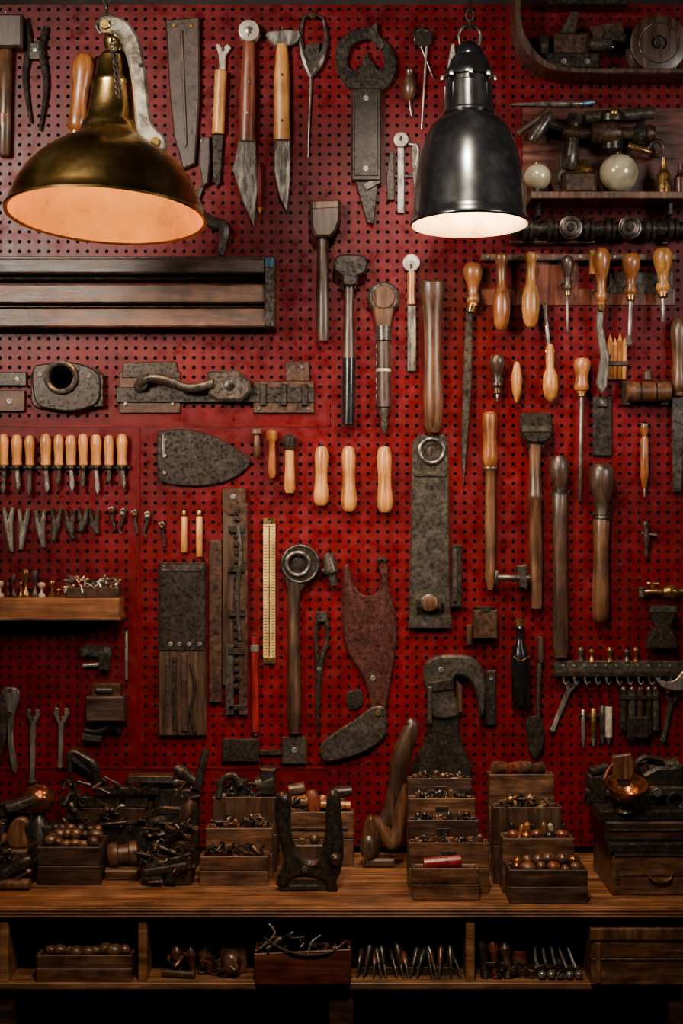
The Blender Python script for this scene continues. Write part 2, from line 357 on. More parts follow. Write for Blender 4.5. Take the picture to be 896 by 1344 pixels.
b=B('bench_clamp_large'); b.poly(cr([(462,118),(446,100),(440,78),(444,56),(458,42),(476,36),(490,34),(494,42),(512,60),(520,80),(516,102),(500,120)],4),IR,.5,9,1.5,holes=[cr([(456,84),(460,64),(472,54),(486,52),(500,62),(504,82),(496,92),(482,72),(468,92)],3)])
b.poly([(484,40),(494,28),(496,44),(506,60),(500,66),(488,54)],IG,4,11); b.poly([(466,108),(481,66),(496,108)],IR,3,10)
b.box(461,116,500,238,IR,1,12,ch=2); b.box(465,122,496,232,IR,10,13); b.poly([(466,238),(496,238),(494,262),(490,294),(482,292),(472,258)],IR,2,8); b.box(476,236,500,246,IG,4,10,r=-28); b.screw(480,130,4,ST,12); b.screw(480,222,4,ST,12); b.peg(480,52).done()
b=B('small_wooden_gimlet'); b.lathe((537,90),(537,132),[(0,.3),(.08,.6),(.2,.5),(.3,.6),(.6,1),(.9,.7),(1,.2)],WM,9); b.cyl((537,130,5),(540,152,5),1.3,ST); b.peg(537,88).done()
b=B('spring_dividers'); b.ring(554,48,10,2,IG,5); b.poly([(540,40),(568,40),(566,58),(556,62),(545,58)],IR,2,7); b.cyl((560,56,5),(553,168,5),1.8,ST,8,r2=.6); b.cyl((551,56,5),(568,100,4),1.6,IG,8,r2=.8); b.peg(554,36).done()
b=B('thickness_gauge'); b.cyl((526,183,1),(526,183,9),9.5,BN,20); b.cyl((526,183,8),(526,183,10),2.5,IR); b.box(521.5,190,530.5,279,ST,2,5); b.tube([(536,188,3),(548,192,4),(546,215,4)],1.3,ST,6); b.peg(526,183,10).done()
b=B('feeler_gauge'); b.poly([(540,190),(547,186),(551,196),(548,240),(545,256),(541,230)],IG,1,5); b.poly([(507,232),(511,196),(517,200),(518,262),(508,262)],IR,1,6); b.box(508,228,542,232,IR,.5,4).done()

# ---------------------------------------------------------------- top right
b=B('oval_wall_tray')
out=cr([(672,-30),(671,40),(682,76),(704,98),(735,107),(800,109),(1000,109)],5,False); inn=cr([(1000,102),(800,102),(738,100),(710,91),(691,71),(679,38),(680,-30)],5,False)
b.poly(out+inn,WD,.3,52,1.2); b.done()
b=B('tape_reel')
b.lathe((858,66,.5),(858,66,40),[(0,20),(.0,37),(.12,37),(.14,32),(.8,32),(.82,37),(.98,37),(1,35),(1,10),(.9,9)],WD,1,36); b.ring(858,66,26,1.2,IG,40); b.cyl((858,66,30),(858,66,44),7,IG)
b.tube([(858,100,30),(830,98,30),(800,96,26)],3,LE).done()
b=B('bench_grinder'); b.box(712,78,782,100,IR,1,40,ch=3); b.box(724,50,768,80,IB,4,36,ch=4); b.cyl((762,62,20),(800,62,20),9,IG); b.cyl((798,62,8),(806,62,8),3,ST); b.lathe((718,66,20),(704,66,20),[(0,8),(.2,17),(.8,17),(1,8)],IR,1,20); b.poly([(730,50),(748,18),(758,20),(752,50)],IG,8,20); b.poly([(770,40),(812,34),(816,48),(776,56)],IB,10,26); b.screw(735,90,4,ST,40); b.screw(765,90,4,ST,40)
b.box(716,8,820,14,IR,1,34); b.box(790,48,818,60,IR,2,30,r=12); b.done()
b=B('metal_scriber'); b.lathe((668,136,4),(765,135,4),[(0,.1),(.1,.45),(.5,.8),(.93,1),(1,.7)],ST,4.2); b.cyl((765,135,4),(781,133,4),4.2,BLU,r2=3); b.peg(720,139).peg(750,139).done()
b=B('wooden_backing_board'); b.box(686,140,900,262,WRD,.2,4); b.done()
b=B('wall_shelf'); b.box(690,262,960,271,WM,.2,60); b.box(700,271,706,290,IR,.2,40); b.box(870,271,876,288,IR,.2,40); b.done()
b=B('brass_valve_assembly'); b.lathe((735,180,26),(855,180,26),[(0,8),(.05,11),(.15,11),(.17,7),(.3,7),(.32,13),(.5,16),(.62,13),(.64,8),(.8,8),(.82,10),(.95,12),(1,9)],IB,1,18)
b.lathe((752,155,26),(742,228,26),[(0,9),(.1,11),(.2,7),(.5,9),(.7,12),(.9,12),(1,8)],IG,1,16); b.cyl((765,158,22),(855,152,22),8,IG); b.lathe((800,150,22),(800,205,20),[(0,12),(.1,18),(.25,18),(.3,8),(.6,8),(.65,15),(.9,15),(1,9)],IR,1,18)
b.ring(747,238,15,4,IG,26); b.box(734,232,778,261,IB,4,42,ch=4); b.lathe((762,232,24),(762,214,24),[(0,12),(.3,14),(.6,9),(1,6)],BS); b.cyl((676,180,24),(716,150,24),5,IB); b.lathe((695,190,24),(720,152,24),[(0,6),(.2,9),(.8,9),(1,5)],IG); b.cyl((716,165,24),(740,175,24),6,IR); b.lathe((826,182,26),(846,182,26),[(0,8),(.3,15),(.7,15),(1,8)],IR); b.ring(858,198,10,3,IB,22)
b.ball(800,156,38,6,BS); b.cyl((820,196,30),(850,206,30),4,BS); b.done()
for x,y,r in ((702,238,17.5),(807,233,25)):
    b=B('glass_float_ball'); b.ball(x,y,34,r,PL,seg=28); b.lathe((x,y+r-2,34),(x,261.8,34),[(0,7),(1,9)],IR); b.ring(x,y-r+1,3,1.2,BS,34); b.done()
b=B('small_oil_bottle'); b.lathe((866,212,30),(866,261.5,30),[(0,3),(.2,3),(.22,5),(.3,4),(.45,9),(1,9)],BS); b.done()
b=B('small_oil_bottle'); b.lathe((888,220,30),(888,261.5,30),[(0,3),(.2,3),(.22,5),(.3,4),(.45,9),(1,9)],RM); b.done()
b=B('flanged_iron_pipe'); b.cyl((668,303,18),(960,303,18),10,IR,20)
for x in (690,722,770,798,850,880): b.lathe((x-7,303,18),(x+7,303,18),[(0,11),(.05,15),(.4,15),(.45,12),(.6,12),(.65,15),(.95,15),(1,11)],IR,1,20)
for x in (745,822):
    b.cyl((x,303,16),(x,303,33),15,IG,24); b.ring(x,303,11,2.4,IG,33); b.cyl((x,303,32),(x,303,36),5,IR)
    for a in range(6): b.ball(x+11*math.cos(a*1.047),303+11*math.sin(a*1.047),33,1.8,ST,seg=6)
b.cyl((668,318,10),(780,318,10),3,IB); b.box(700,285,708,321,IB,.2,12); b.box(868,285,876,321,IB,.2,12); b.done()

# screwdriver rack
b=B('screwdriver_rack'); b.box(631,334,887,342,WM,.3,12); b.box(631,378,887,400,WR,.3,3); b.box(700,342,760,380,WR,.3,3); b.box(800,356,884,384,IG,3,4.5)
for x in (640,705,760,805,880): b.screw(x,338,2.4,ST,12)
b.done()
def driver(nm,x,y0,y1,w,mat,prof,shaft=None,sw=2.5,dx=0,fer=5,tip=0,d=25,smat=ST):
    b=B(nm)
    if y0>440: d=w+2
    b.lathe((x,y0,d),(x+dx*.3,y1,d),prof,mat,w,18,.9)
    if fer: b.cyl((x+dx*.3,y1-1,d),(x+dx*.3,y1+fer,d),w*.5,BS,12)
    if shaft:
        b.cyl((x+dx*.3,y1+fer,d),(x+dx,shaft,d),sw,smat,8,r2=max(.8,sw*.8))
        if tip: b.poly([(x+dx-sw,shaft-14),(x+dx+sw,shaft-14),(x+dx+tip,shaft),(x+dx-tip,shaft)],smat,d-1.5,d+1)
    b.peg(x-w*.6,y0+(y1-y0)*.75,d+4); b.peg(x+w*.6,y0+(y1-y0)*.75,d+4); b.done()
b=B('marlin_spike'); b.lathe((620,345,14),(620,402,14),PEAR,WO,12.5,18,.9); b.cyl((619,400,14),(617,410,13),6,BS); b.poly([(611,404),(620,404),(619,500),(612,600),(608,642),(605,600),(607,500)],IG,8,12,1.5); b.peg(613,392,18).peg(627,392,18).done()
RB=[(0,.45),(.03,.75),(.08,.8),(.14,.55),(.3,.5),(.42,.55),(.5,.8),(.6,.98),(.75,1),(.9,.85),(.98,.5),(1,.2)]
driver('turned_file_handle',656,336,436,11.5,WO,RB,fer=0); driver('turned_file_handle',694,334,432,11.5,WL,RB,fer=0)
driver('dark_handled_awl',742,338,386,9,WD,PEAR,440,2.2,smat=IG)
b=B('wood_turning_gouge'); b.lathe((786,328,26),(786,402,26),PEAR,WO,11.5,18,.9); b.cyl((786,400,26),(786,410,24),5.5,BS); b.poly([(782,404),(790,404),(788,430),(797,470),(794,508),(788,518),(780,505),(786,470),(780,430)],ST,15,24,1.5); b.box(772,330,780,362,WL,12,20); b.peg(778,384,30).peg(794,384,30).done()
driver('screwdriver',825,335,392,12,WO,PEAR,455,3,-3,tip=4); driver('hooked_awl',866,328,388,13,WL,PEAR,425,3,0)
driver('pear_handled_awl',652,464,512,10,WD,PEAR,528,2,smat=IG)
b=B('painted_wooden_peg'); b.lathe((678,474),(678,528),[(0,.2),(.1,.6),(.4,1),(.7,.9),(1,.3)],WL,7.5); b.ring(678,500,7,1.2,RD,7); b.peg(678,476).done()
b=B('long_gouge'); b.cyl((714,400,8),(721,466,8),2.6,ST,8); b.lathe((721,452,11),(722,527,11),[(0,.3),(.05,.5),(.3,.55),(.4,.5),(.55,.9),(.75,1),(.92,.8),(1,.25)],WL,10.5); b.ring(721,462,5,1.4,BS,11); b.poly([(711,398),(718,398),(718,415),(713,415)],ST,5,10); b.peg(715,402).done()
driver('triangular_file',763,470,516,11,WO,FILE,658,3,-3,smat=IG)
b=B('flat_scraper'); b.box(778,520,803,598,IR,1,6); b.box(784,522,797,534,IG,2,9); b.screw(790,528,3,ST,9); b.peg(790,530).done()
b=B('pencil_bundle')
for i,x in enumerate((801,807.5,814,820)): b.cyl((x,448+i%2*5,5),(x-1,498,5),3.6,[WL,WO,WO][i%3],6); b.lathe((x,448+i%2*5,5),(x,438+i%2*5,5),[(0,3.6),(1,.4)],WL,1,6)
b.box(796,474,824,480,LE,.5,10); b.peg(800,470).done()
b=B('wooden_roller'); b.cyl((820,515,15),(878,515,15),13,WM,18)
for x in (838,858): b.cyl((x-1.5,515,15),(x+1.5,515,15),14,IR,18)
b.box(816,500,826,532,IR,.5,14); b.box(866,500,876,532,IR,.5,14); b.cyl((848,500,15),(848,488,15),6,WD); b.done()
b=B('slim_wooden_awl'); b.lathe((846,556),(846,640),[(0,.8),(.1,1),(.2,.6),(.25,1),(.8,1),(.9,.7),(1,.5)],WO,5.5); b.cyl((846,640,5),(846,652,5),1.2,ST); b.cyl((840,556,4),(852,556,4),2,IR); b.peg(846,553).done()
b=B('long_drawknife'); b.lathe((890,418),(890,520),FILE,WM,11); b.poly([(881,520),(898,520),(896,600),(894,646),(883,646)],IG,3,9); b.cyl((890,480,9),(890,496,9),10,BS); b.peg(890,418).done()

# ---------------------------------------------------------------- left middle
b=B('slatted_tool_rack')
for y0,y1,dd in ((345,364,44),(377,401,34),(408,432,34)): b.box(-250,y0,352,y1,WH if y0>350 else WHD,0,dd,ch=1.8)
b.box(349,344,363,434,IR,0,50,ch=1.5); b.box(350,345,362,358,BLU,49,51)
for y in (365,402): b.box(-250,y,352,y+3,IR,0,20)
b.box(-250,340,352,345,IR,0,30)
for x in (-200,40,200,340): b.peg(x,348,10); b.peg(x,420,10)
b.done()
b=B('iron_flange'); b.poly(rrect(40,482,133,536,12),IB,.3,8,2); b.poly(cr([(44,486),(60,478),(95,476),(128,488),(133,510),(128,530),(100,540),(70,538),(48,528)],4),IR,6,16,2,holes=[circ(82,496,18,20)])
b.ring(82,496,19,4,IG,18); b.cyl((82,496,2),(82,496,8),18,IR,20)
for x,y in ((54,492),(118,494),(56,526),(118,526)): b.screw(x,y,4,IG,16)
b.box(122,492,136,534,IR,2,13); b.done()
b=B('iron_hinge_plate'); b.box(-30,488,34,506,IR,.3,6); b.box(-30,512,32,540,IB,.3,6); b.screw(22,497,3,ST,6); b.screw(12,526,4,ST,6); b.done()
b=B('sliding_door_bolt'); b.box(156,488,236,542,IB,.3,4); b.box(152,508,412,528,IR,.3,7); b.box(332,500,412,542,IB,.3,5); b.box(374,474,406,500,IB,.3,4)
b.poly([(160,476),(230,474),(235,496),(160,496)],IR,.3,5)
b.poly([(272,488),(310,486),(328,500),(330,514),(318,527),(286,527),(274,518)],IG,5,20,3); b.tube([(280,504,18),(250,510,22),(222,500,22),(200,496,20),(184,504,12),(182,512,6)],[8,6,6,6,7,6],IG,12); b.screw(302,507,7,IR,20); b.cyl((186,505,1),(186,505,16),8,IG)
for x in (345,372,400): b.box(x-4,504,x+4,532,IR,4,10)
for x,y in ((164,530),(226,530),(340,536),(404,536),(396,482)): b.screw(x,y,2.5,ST,5)
b.done()

# centre column
b=B('carving_mallet'); b.poly([(407,266),(446,265),(447,290),(441,306),(434,314),(414,314),(408,300)],WD,2,26,3); b.poly([(410,268),(444,267),(444,276),(410,278)],WM,25,27); b.lathe((424,312,13),(424,448,13),[(0,.9),(.1,.8),(.5,.9),(.9,1),(1,.8)],WD,8.5,14,.8); b.peg(418,318,14).peg(430,318,14).done()
b=B('carpenter_hammer'); b.poly([(440,340),(450,336),(476,337),(482,346),(480,360),(470,364),(468,376),(450,377),(448,364),(438,356)],IR,4,22,2.5,sm=2); b.lathe((458,374,12),(457,560,12),[(0,.75),(.2,.7),(.5,.9),(.6,.9),(.62,1),(.98,1),(1,.7)],WD,9,14,.8); b.cyl((458,470,12),(457,558,12),8.8,BK,14); b.peg(450,380,16).peg(466,380,16).done()
b=B('round_head_brush'); b.poly(circ(503,391,21,26),IG,3,15,3); b.poly(circ(503,391,15,20),WM,14,17,1); b.poly([(489,404),(517,404),(513,430),(493,430)],WM,4,16,2)
b.cyl((503,428,11),(503,448,11),10.5,IG,16); b.cyl((503,448,11),(504,535,11),9.5,LE,16)
for i in range(7): b.ring(503,456+i*11,9.3,1.1,IR if i%2 else WM,11)
b.cyl((503,484,11),(503,489,11),10,BN,16)
b.lathe((504,530,11),(504,568,11),[(0,.8),(.3,.9),(.5,.5),(.7,.7),(1,.3)],IG,8); b.peg(496,436,10).done()
b=B('pin_gauge'); b.cyl((539.5,345,1),(539.5,345,10),11,BN,22); b.cyl((539.5,345,9),(539.5,345,12),3,ST); b.lathe((540,356,6),(540,400,6),STK,WO,6); b.box(534.5,400,546,487,ST,3,7); b.peg(539,352,12).done()
b=B('wooden_club'); b.lathe((567,369),(568,568),[(0,.75),(.02,1),(.08,1),(.14,.85),(.3,.7),(.5,.68),(.75,.8),(.95,.72),(1,.5)],WM,16.5,20,.85); b.peg(556,400,12).peg(579,400,12).done()

# ---------------------------------------------------------------- chisel rows left
b=B('chisel_rack_rail'); b.box(-40,611,172,615,IR,.3,5); b.done()
for i,x in enumerate((5,22,39,60,77,93,109,126,143,160)):
    b=B('bevel_chisel'); y=569+(i%3); b.lathe((x,y,9),(x+.5,612,9),[(0,.3),(.04,.7),(.2,1),(.4,.95),(.75,.8),(.95,.9),(1,.6)],WL,6.8+(i%2)*.8,14); b.cyl((x+.5,611,9),(x+.5,617,9),4,IR)
    L=[650,644,652,648,640,646,642,650,636,643][i]; dx=(1.5 if i%2 else -1)
    b.poly([(x-2,616),(x+3,616),(x+4+dx,L-8),(x+dx+.5,L),(x-2.5+dx,L-8)],ST if i%2 else IG,6,11); b.peg(x,605,9).done()
random.seed(3)
for i,x in enumerate((10,30,52,73,91,108,123)):
    b=B('forged_punch'); y=667+(i*7%5); Lh=58-5*i if i<5 else 32; t=(-1)**i*4
    b.poly([(x-8+i*.3,y),(x-4,y-2),(x,y+12),(x+4,y-2),(x+9-i*.3,y),(x+6,y+20),(x+3+t,y+Lh),(x-2+t,y+Lh),(x-6,y+20)],ST if i<3 else IG,1,8,1.8); b.peg(x,y+14,8).done()
for i,x in enumerate((145,160,175,192,211)):
    b=B('small_hook'); y=668+i*2 if i<4 else 688; b.tube([(x-3,y,4),(x+3,y-1,4),(x+1,y+10,4),(x+(-4 if i%2 else 5),y+26,4),(x,y+30,4)],[1.5,2.5,2.5,1.5,1],IG,7); b.ball(x,y+4,6,3.4,ST if i%2 else CU,seg=8); b.peg(x,y+2,5).done()
b=B('mason_trowel'); b.poly([(206,574),(210,566),(240,563),(275,570),(306,586),(328,603),(318,620),(290,634),(250,638),(215,634),(206,624)],IR,2,5.5,1.5,sm=4); b.cyl((214,570,4),(214,630,4),3,IG)
for y in (578,598,620): b.screw(216,y,2.6,ST,7)
b.peg(222,570,6).done()
for x,y0,y1,w,mt in ((337,562,600,7,WM),(357,564,628,7.5,WO)):
    b=B('wooden_tent_peg'); b.lathe((x,y0),(x,y1),[(0,.5),(.05,1),(.18,1),(.25,.55),(.5,.6),(.9,.7),(1,.4)],mt,w); b.peg(x,y0+18,9).done()
b=B('capped_wooden_handle'); b.lathe((380,586),(380,647),[(0,.8),(.5,.85),(.9,1),(1,.7)],WL,7.5); b.lathe((380,570),(380,590),[(0,.4),(.2,1),(.6,1),(1,.8)],IR,9); b.peg(380,572,6).done()
for x,y0,y1,w in ((422,586,664,10),(457,586,672,10.5),(504,586,673,11)):
    b=B('turned_wooden_handle'); b.lathe((x,y0),(x+(1 if x>430 else -1),y1),BARR,WL,w,20); b.ring(x,y0+26,w*.8,.7,WM,w+.5); b.cyl((x,y0-2,w),(x,y0+4,w),2.4,IR); b.peg(x,y0,w*1.2).done()
for x,y1 in ((241,725),(261,731)):
    b=B('wooden_dowel_pin'); b.cyl((x,678),(x,y1),4.3,WL,10); b.cyl((x,670,4.5),(x,680,4.5),3,BS); b.peg(x,671,5).done()
b=B('wooden_ledge_shelf'); b.box(-250,783,162,810,WBL,0,46,ch=1.5); b.box(-250,808,164,812,WH,0,48); b.done()
b=B('brass_knob_collection')
random.seed(11)
for i in range(17):
    x=-8+i*9.6+random.uniform(-2,2); hgt=random.uniform(14,32)*(1.25 if i<8 else .75); r=random.uniform(3.5,6); d=random.uniform(14,32); mt=random.choice([BS,CU,BS,IG,BN,RM])
    b.lathe((x,782.8-hgt,d),(x,782.8,d),[(0,.2),(.05,.8),(.2,1),(.35,.8),(.45,.35),(.7,.4),(.85,1),(1,1)],mt,r,12)
for i in range(34):
    x=92+random.uniform(0,66); y=random.uniform(756,776); d=random.uniform(12,36); a=random.uniform(0,3.14)
    b.cyl((x-7*math.cos(a),y-5*math.sin(a),d),(x+7*math.cos(a),y+4*abs(math.sin(a)),d+3),1.6,random.choice([ST,CU,IG]),6); b.ball(x+7*math.cos(a),y,d,2.8,random.choice([ST,BS,IG]),seg=7)
b.box(92,770,160,782.8,IB,8,38)
b.done()

# ---------------------------------------------------------------- centre-left lower
b=B('leather_drill_case'); b.box(208,738,270,855,IR,.4,11,ch=2); b.box(208,853,271,966,WD,.4,9,ch=1.5); b.box(212,742,266,750,IG,10,12.5)
for x,y in ((224,845),(236,845),(248,845),(216,745),(262,745),(262,845)): b.screw(x,y,3.4,ST,11)
b.box(218,862,222,955,IG,8,10); b.tube([(250,870,11),(256,900,12),(250,935,11),(256,962,10)],2.2,IR); b.box(238,858,246,960,LE,8,12); b.box(226,862,232,958,IR,8,10.5); b.box(210,760,213,850,IR,10,12); b.done()
b=B('iron_strap_bar'); b.box(274,709,291,922,IB,.4,7); [b.screw(283,y,3,IR,7) for y in (720,770,830,905)]; b.done()
b=B('toothed_rack_bar'); b.box(292,641,323,900,WD,.4,7); b.box(296,846,307,938,IG,5,12); b.box(313,660,325,938,IB,5,11); b.poly([(291,641),(322,640),(324,668),(318,676),(300,676),(292,668)],IB,5,10)
for i in range(22): b.box(307,668+i*11,315,673+i*11,IR,6,12)
b.tube([(312,690,12),(316,730,13),(311,780,13),(315,840,12)],3,IG)
for y in (690,742,800,850): b.box(300,y,322,y+9,IR,6,14)
b.screw(306,652,4,ST,10); b.box(300,925,324,932,IR,4,12); b.done()
b=B('boxwood_ruler'); b.box(345,680,361,871,YR,.5,4.5,ch=.6); b.box(345,680,361,688,BS,4,5.2); b.box(345,863,361,871,BS,4,5.2); b.box(352.3,690,353.7,862,IR,4,4.9)
for i in range(43): b.box(346,691+i*4,350 if i%5 else 352,691.9+i*4,IR,4,4.8,ch=.1); b.box(356.5 if i%5 else 355,691+i*4,360,691.9+i*4,IR,4,4.8,ch=.1)
b.cyl((353,684,4),(353,684,7),2.4,ST); b.peg(353,683,7).done()
b=B('red_steel_punch'); b.cyl((334,836,5),(335,962,5),5.2,RD,10); b.cyl((334,846,5),(334,856,5),6,ST); b.lathe((335,960,5),(335,966,5),[(0,1),(1,.4)],ST,4.5); b.peg(334,836,6).done()
b=B('ring_head_hammer'); b.poly(circ(394,740,26,30),IR,2,14,2,holes=[circ(391,740,13,18)]); b.ring(391,740,15,3.2,IG,14); b.cyl((391,740,1),(391,740,9),12,IR,18); b.ring(394,740,24,2,IR,13); b.poly([(372,752),(404,762),(396,776),(378,776)],IR,3,13)
b.lathe((386,764,10),(386,962,10),[(0,.85),(.05,.9),(.3,.8),(.7,1),(.9,.95),(1,.7)],WD,9.5,14,.85); b.peg(392,730,14).done()
b=B('pipe_fitting'); b.lathe((430,726),(438,768),[(0,.5),(.1,.9),(.3,.9),(.4,1),(.6,1),(.7,.6),(1,.6)],IG,9); b.cyl((422,750,8),(440,744,8),4,IR); b.done()
b=B('steel_set_square'); b.box(370,968,402,1003,IG,.4,7); b.box(292,970,340,1000,IR,.4,8); b.box(340,985,372,992,IR,.4,5); b.screw(386,985,4,ST,7); b.done()
b=B('long_nose_tongs'); b.tube([(417,805,4),(414,840,4),(417,880,4),(416,966,4)],[3,2.6,4,1.6],IR); b.tube([(427,805,5),(429,840,5),(420,880,5),(416,962,5)],[3,2.6,4,1.5],IR); b.poly([(414,803),(430,803),(428,816),(416,816)],IG,2,9); b.screw(419,878,3,ST,8); b.peg(421,812,8).done()
b=B('tin_snips_plate'); b.poly([(451,746),(456,741),(461,752),(464,768),(477,781),(492,780),(500,766),(497,744),(503,736),(509,746),(510,770),(517,798),(521,828),(518,862),(513,895),(508,925),(504,944),(488,946),(484,912),(474,885),(456,855),(449,820),(449,780)],RM,1,8,2,sm=3)
b.screw(489,890,4,ST,7); b.screw(478,880,2,IR,7); b.screw(470,800,2.5,IR,7); b.screw(505,820,2,IR,7)
b.poly([(421,978),(430,968),(450,954),(466,944),(482,932),(494,926),(506,930),(507,950),(504,968),(480,986),(450,996),(426,1000),(421,990)],IG,5,11,2.2,sm=2); b.tube([(496,738,6),(500,733,9),(506,736,8)],3,IR); b.cyl((496,936,4),(496,936,14),4,BS); b.peg(484,778,8).done()
b=B('small_cloth_pad'); b.poly([(455,910),(474,906),(476,926),(458,932)],IR,.4,4,sm=2).done()

# large plane
b=B('sliding_bevel_plate'); b.poly([(541,582),(548,571),(584,570),(588,582),(591,824),(536,824),(539,700)],IG,.5,10,1.8); b.ring(566,592,16,3,IG,11); b.poly(circ(566,592,14,20),IR,9,11,.6,holes=[circ(566,592,7,14)]); b.box(543,622,586,626,IR,9,11.5)
b.box(536,808,592,824,IG,9,14); b.poly([(546,786),(556,782),(572,783),(582,790),(578,800),(556,802),(546,797)],IR,9,24,3); b.cyl((562,790,22),(562,790,27),11,WM)
b.box(592,715,606,797,IR,.5,12); b.box(594,720,600,790,IG,11,14); b.screw(566,640,3,IR,10); b.screw(566,740,3,IR,10); b.peg(566,592,13).done()
b=B('rasp_with_handle'); b.lathe((642,541,11),(643,612,11),[(0,.6),(.05,.9),(.2,.95),(.5,.8),(.8,1),(.93,.95),(1,.75)],WO,10.5); b.lathe((643,610,11),(643,774,11),[(0,.9),(.03,1),(.05,.75),(.5,.8),(.9,.75),(.95,.6),(1,.4)],WM,9.5,12,.8); b.peg(634,600,14).peg(651,600,14).done()
b=B('chasing_hammer'); b.poly([(681,546),(690,543),(719,544),(723,556),(722,574),(712,582),(692,582),(683,572)],IR,3,24,3,sm=2); b.poly([(682,560),(722,560),(721,568),(683,568)],IG,23,25.5); b.lathe((701,580,13),(703,798,13),[(0,.9),(.1,.75),(.3,.85),(.32,1),(.34,1),(.36,.85),(.7,.9),(1,.7)],WM,10,14,.8); b.peg(692,588,17).peg(711,588,17).done()
b=B('thumb_screw_clamp'); b.cyl((648,757,24),(694,758,24),4,IG); b.poly([(676,742),(690,740),(690,774),(680,770)],IG,.4,28,2); b.cyl((650,748,24),(650,766,24),4,IR); b.done()
b=B('long_wooden_froe_club'); b.lathe((733,598),(735,862),[(0,.5),(.02,.9),(.08,1),(.13,.8),(.17,.55),(.19,.8),(.3,.8),(.6,.75),(.95,.85),(1,.7)],WD,13,18,.85); b.cyl((734,640,12),(734,650,12),9,IR); b.peg(723,648,14).peg(745,648,14).done()
b=B('bung_mallet'); b.lathe((788,608),(788,680),[(0,.5),(.04,.8),(.15,1),(.4,.98),(.7,.65),(.95,.5),(1,.6)],WD,16.5,20,.9); b.lathe((788,678,13),(787,816,13),[(0,.8),(.05,1),(.3,.85),(.7,1),(.9,1),(.98,.8),(1,.5)],WM,11,16,.9); b.cyl((788,674,13),(788,682,13),10,IR); b.peg(778,676,16).peg(798,676,16).done()

b=B('small_oak_block'); b.box(620,800,652,838,IB,.4,20,ch=2); b.cyl((636,802,10),(636,796,10),12,IR); b.box(612,820,619,846,WD,.4,12); b.done()
b=B('oil_bottle'); b.lathe((681,812,13),(683,925,13),[(0,.35),(.08,.4),(.1,.5),(.13,.35),(.25,.4),(.4,.95),(.5,1),(.97,1),(1,.8)],BK,12.5,18); b.cyl((681,812,13),(681,822,13),5.5,BS); b.tube([(672,860,24),(681,866,26),(692,860,24)],1,BS,6); b.peg(681,830,12).done()
b=B('iron_strap'); b.box(637,880,651,952,IR,.4,8,ch=1.5); b.screw(644,890,3,ST,8); b.peg(644,890).done()
b=B('hook_rail'); b.box(727,867,960,887,IG,.4,12,ch=1.5); b.box(727,880,960,887,IR,12,18)
for i in range(11):
    x=738+i*14; b.tube([(x,886,16),(x,893,18),(x+3,897,20),(x+6,893,20)],1.5,IG,6); b.screw(x,873,2.2,ST,12)
for i,x in enumerate((762,776,800,822,834)): b.lathe((x,849+i%2*3,9),(x,868,9),[(0,.4),(.2,1),(.6,.5),(1,.9)],[IG,CU,BS][i%3],5)
b.done()
b=B('crescent_blade'); b.poly([(856,886),(870,893),(884,890),(896,878),(930,880),(920,898),(890,905),(866,900)],ST,19,23,1,sm=3); b.cyl((876,890,12),(876,896,20),2,IR); b.done()
b=B('garden_trowel_small'); b.poly([(690,948),(700,940),(712,948),(714,975),(704,996),(694,985)],IR,1,8,1.5,sm=3); b.cyl((709,836,6),(706,946,6),3.4,IG,8); b.cyl((709,836,6),(709,870,6),4.5,WD); b.peg(709,836,8).done()
def wrench(nm,x0,y0,x1,y1,w,mat,jaw=9,d=1):
    b=B(nm); a=Vector((x0,y0));c=Vector((x1,y1));u=(c-a).normalized();n=Vector((-u.y,u.x)); g=lambda p,q:tuple(a+u*p+n*q)
    Ln=(c-a).length
    b.poly([g(-jaw,-jaw*.75),g(-jaw*.2,-jaw),g(jaw,-w),g(Ln-w*2,-w*.8),g(Ln-w,-w*1.3),g(Ln,0),g(Ln-w,w*1.3),g(Ln-w*2,w*.8),g(jaw,w),g(-jaw*.2,jaw),g(-jaw,jaw*.75),g(-jaw*.9,jaw*.3),g(jaw*.1,jaw*.35),g(jaw*.1,-jaw*.35),g(-jaw*.9,-jaw*.3)],mat,d,d+6,1.2)
    b.peg(*g(jaw*.35,0),8+d); b.done()
wrench('open_end_wrench',750,898,724,962,3.4,ST,9); wrench('open_end_wrench',80,940,78,1010,3.6,ST,11); wrench('open_end_wrench',43,940,41,1030,3.6,ST,9); wrench('open_end_wrench',882,916,870,976,3.4,IG,9)
b=B('center_punch_set')
for x,w,mt,y in ((779,4,BS,930),(791,4,IG,926),(799,5,BN,928),(766,3,ST,932)): b.cyl((x,y),(x,y+40),w,mt,8); b.lathe((x,y+39,w+.5),(x,y+50,w+.5),[(0,1),(1,.2)],ST,w)
b.box(760,938,806,943,IR,.4,6); b.done()
b=B('socket_holder'); b.box(812,912,864,918,IR,.4,14)
for i,x in enumerate((818,829,840,851,860)): b.cyl((x,905,8),(x,958+(i*13%17),8),5.2,[IR,IG,IB][i%3],12); b.cyl((x,902,8),(x,907,8),3,ST)
b.box(822,940,850,968,IR,1,16,ch=2); b.done()
b=B('brass_tap'); b.cyl((838,777,10),(900,776,10),4,BS); b.lathe((870,777,10),(890,777,10),[(0,6),(.3,9),(.7,9),(1,6)],BS); b.cyl((856,777,10),(856,764,10),2.5,BS); b.cyl((848,766,10),(864,766,10),3,CU); b.cyl((842,770,10),(842,784,10),5,IG); b.peg(860,780).done()
b=B('sledge_head'); b.poly([(852,794),(884,794),(884,806),(878,822),(886,838),(886,851),(848,851),(848,838),(858,822),(852,806)],IR,1,22,2.5); b.box(850,796,886,803,IG,20,23); b.done()
